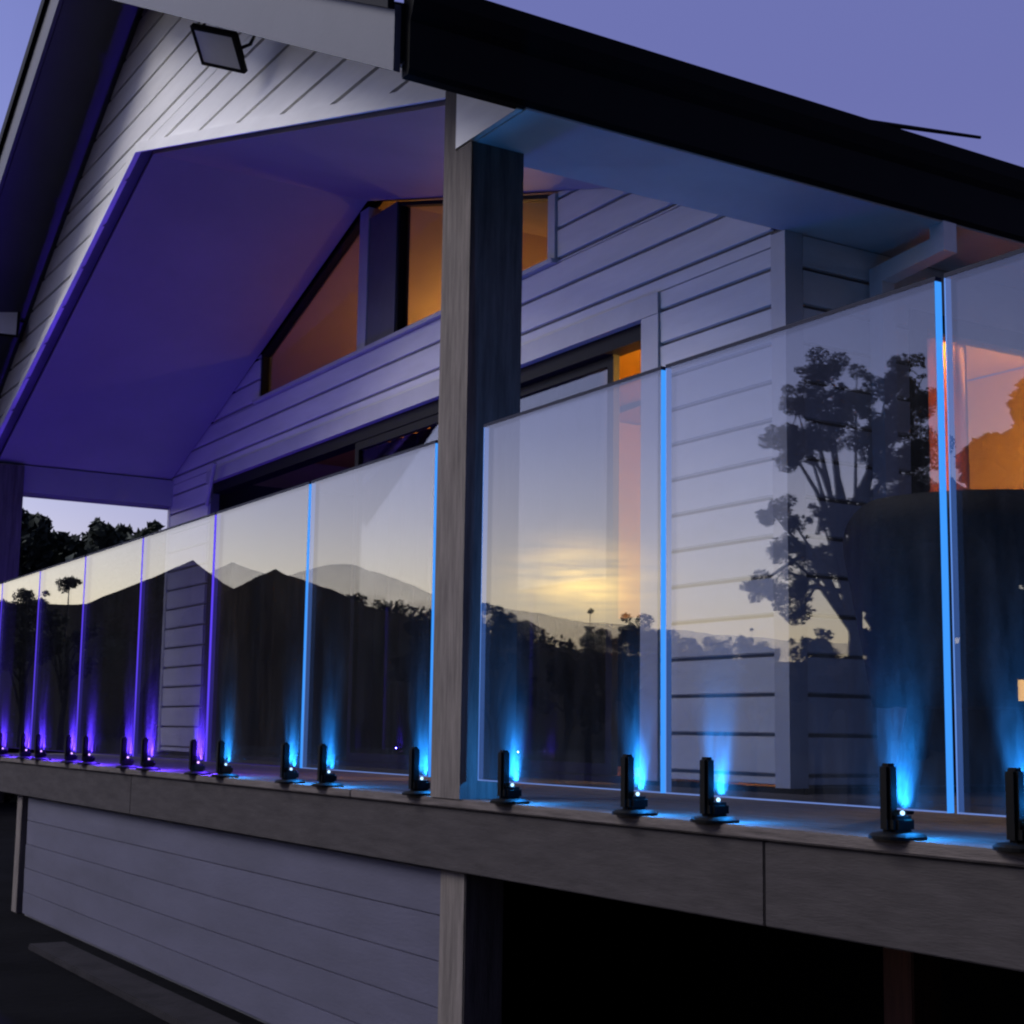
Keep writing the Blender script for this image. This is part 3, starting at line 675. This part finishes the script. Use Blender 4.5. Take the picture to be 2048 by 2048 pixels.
# hills
def hill(name, prof, d, m, depth, rough, label=None):
    bm = bmesh.new(); rows = []
    n = 600; a0, a1 = prof[0][0], prof[-1][0]
    def el(a):
        for (p, e), (q, f) in zip(prof, prof[1:]):
            if p <= a <= q:
                s = (a-p)/(q-p); return e+(f-e)*s
        return 0
    rnd = random.Random(3); ph = [rnd.uniform(0, 6.28) for _ in range(8)]
    for k in range(9):
        row = []; f = k/8
        for i in range(n+1):
            a = a0+(a1-a0)*i/n
            e = el(a) + rough*sum(math.sin(a*(2.3+1.9*j)+ph[j])/(1+j) for j in range(6))
            dd = d + depth*(f-.75)
            hgt = math.tan(math.radians(max(e, .05)))*d
            prof_f = (math.sin(min(1, f/.75)*math.pi/2)**1.3) if f <= .75 else (1-(f-.75)*1.4)
            A = math.radians(a); z = GZ-.5 + (hgt+1.2)*prof_f*(1+.05*math.sin(k*3+a*1.3)*(f < .6))
            row.append(bm.verts.new((-math.cos(A)*dd, 2.44-math.sin(A)*dd, z)))
        rows.append(row)
    for A, B in zip(rows, rows[1:]):
        for i in range(n): bm.faces.new((A[i], A[i+1], B[i+1], B[i]))
    tag(obj(name, bm, m, None, True), kind='structure')
hill('hill', [(2, 2.5), (8, 4.0), (12, 4.2), (15.6, 4.4), (17.4, 5.2), (19.4, 6.1), (20.6, 5.3), (23, 4.2), (26, 3), (30, .1)], 420, M_HILL, 260, .012)
hill('hill', [(17, .1), (19.2, 4.2), (20.4, 4.85), (22.5, 5.85), (24.2, 5.3), (26.5, 4.5), (28.6, 4.0), (31, 3.6), (35, 3.0), (42, 2.8), (50, 3.2), (60, 2.6), (75, .1)], 230, M_HILL, 170, .03)
# far ridge as half-transparent mesh, distance haze put into its material
mm = bpy.data.materials.new('ridge_haze'); mm.use_nodes = True; n_ = mm.node_tree.nodes; l_ = mm.node_tree.links; n_.clear()
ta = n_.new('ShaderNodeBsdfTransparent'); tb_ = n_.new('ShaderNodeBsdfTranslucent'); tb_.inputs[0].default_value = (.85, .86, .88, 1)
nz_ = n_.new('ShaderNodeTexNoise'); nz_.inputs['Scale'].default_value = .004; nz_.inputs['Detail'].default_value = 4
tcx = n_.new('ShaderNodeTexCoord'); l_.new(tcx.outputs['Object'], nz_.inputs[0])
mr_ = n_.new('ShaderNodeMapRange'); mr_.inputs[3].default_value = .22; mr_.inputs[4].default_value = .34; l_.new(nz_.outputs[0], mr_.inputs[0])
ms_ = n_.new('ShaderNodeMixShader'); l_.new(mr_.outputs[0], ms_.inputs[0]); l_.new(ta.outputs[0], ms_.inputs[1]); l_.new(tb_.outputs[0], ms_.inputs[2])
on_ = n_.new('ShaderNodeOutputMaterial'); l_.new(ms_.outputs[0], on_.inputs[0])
hill('haze_ridge', [(16, .1), (19, 5.0), (20.2, 5.9), (20.9, 6.25), (21.6, 5.95), (22.6, 5.7), (24.3, 6.2), (25.4, 6.3), (27, 5.8), (28.6, 5.2), (30.5, 4.9), (34, 4.3), (42, 3.6), (55, 2.8), (70, .1)], 1300, mm, 500, .02)
bpy.data.objects['haze_ridge']['kind'] = 'stuff'
# scrub on the near ridge
bm = bmesh.new()
for _ in range(46):
    az = random.uniform(25.2, 34); e0 = 4.9-(az-25.2)*.19
    p = mir(az, e0, 228); leaf_mass(bm, p, random.uniform(.6, 1.5), 60, .35, 1.3)
tag(obj('ridge_scrub', bm, M_LEAF), kind='stuff')

# trees seen past the left end of the veranda
def dirp(az, el, d):
    a = math.radians(az); return (-math.cos(a)*d, -2.4425+math.sin(a)*d, .2475+math.tan(math.radians(el))*d)
for (az, els, d, lab) in ((12.7, 7.5, 25, 'dark rounded tree beyond the left veranda post'), (15.2, 6.9, 26, 'lower dark tree between two others beyond the veranda'), (17.6, 7.4, 25, 'dark tree beyond the far end of the house wall')):
    bl = []
    for _ in range(16):
        a = az+random.uniform(-1.6, 1.6); e = random.uniform(1, els-1.0); p = dirp(a, e, d+random.uniform(-1, 1)); bl.append((*p, math.radians(1.05)*d))
    for q in (-.9, -.2, .7): p = dirp(az+q, els-.75+random.uniform(-.1, .15), d); bl.append((*p, math.radians(.7)*d))
    tree('garden_tree', lab, 'tree', dirp(az, 0, d)[:2], bl, .13, M_LEAF, .18, 'dark trees beyond the veranda', 3.0, .35, .6)
def hedge(name, label, x0, x1, y0, y1, h, n, leaf):
    t = thing(name, label, 'hedge', ((x0+x1)/2, (y0+y1)/2, GZ))
    bm = bmesh.new()
    for _ in range(n):
        q = Vector((random.uniform(x0, x1)-(x0+x1)/2, random.uniform(y0, y1)-(y0+y1)/2, h*(random.random()**.85)*(1+.06*math.sin(random.uniform(0, 9)))))
        a = Vector((random.gauss(0, 1), random.gauss(0, 1), random.gauss(0, 1))).normalized(); b = a.orthogonal().normalized(); k = leaf*random.uniform(.6, 1.4)
        bm.faces.new([bm.verts.new(q+a*k), bm.verts.new(q+b*k*.6), bm.verts.new(q-a*k), bm.verts.new(q-b*k*.6)])
    obj('foliage', bm, M_LEAF, t)
    bm = bmesh.new()
    L_ = max(x1-x0, y1-y0); m = max(3, int(L_/1.5))
    for i in range(m):
        f = (i+.5)/m-.5; p = Vector(((x1-x0)*f if x1-x0 > y1-y0 else 0, (y1-y0)*f if y1-y0 >= x1-x0 else 0, 0))
        tube(bm, [p, p+Vector((.03, .05, h*.5)), p+Vector((0, 0, h*.85))], [.05, .04, .015], 6)
    obj('stems', bm, M_BARK, t)
hedge('garden_hedge', 'dark garden hedge below the trees beyond the veranda', -27, -24, -2.5, 8.5, 3.9, 16000, .18)
hedge('shade_hedge', 'unseen hedge added to cut sky light past the right end of the deck', 5.0, 7.4, -11.0, 11.0, 10, 24000, .26)  # out of view, added to keep sky light off right-facing sides

# a shed with a lit window, mirrored at the right edge
p0 = mir(51.6, 0, 19)
sh = thing('garden_shed', 'dark shed with a small warm lit window mirrored at the right edge', 'shed', (p0[0], p0[1], GZ)); sh.rotation_euler = (0, 0, math.radians(-38.4))
Box('wall', -1.2, 1.2, -.9, .9, 0, 2.0, M_DARKW, sh)
bm = bmesh.new(); prism(bm, [(-1.35, 2.0), (1.35, 2.0), (0, 2.6)], lambda x, z: (x, -1.0, z), lambda x, z: (x, 1.0, z)); obj('roof', bm, M_BLACK, sh)
for sy in (-1, 1):
    wf = Box('window', -.42, .42, sy*.90 if sy > 0 else -.93, .93 if sy > 0 else sy*.90, 1.62, 1.92, M_FRAME, sh)
    for k in range(3): Box('pane', -.39+.27*k, -.17+.27*k, sy*.931 if sy > 0 else -.94, .94 if sy > 0 else sy*.931, 1.65, 1.89, E_SHED, wf)
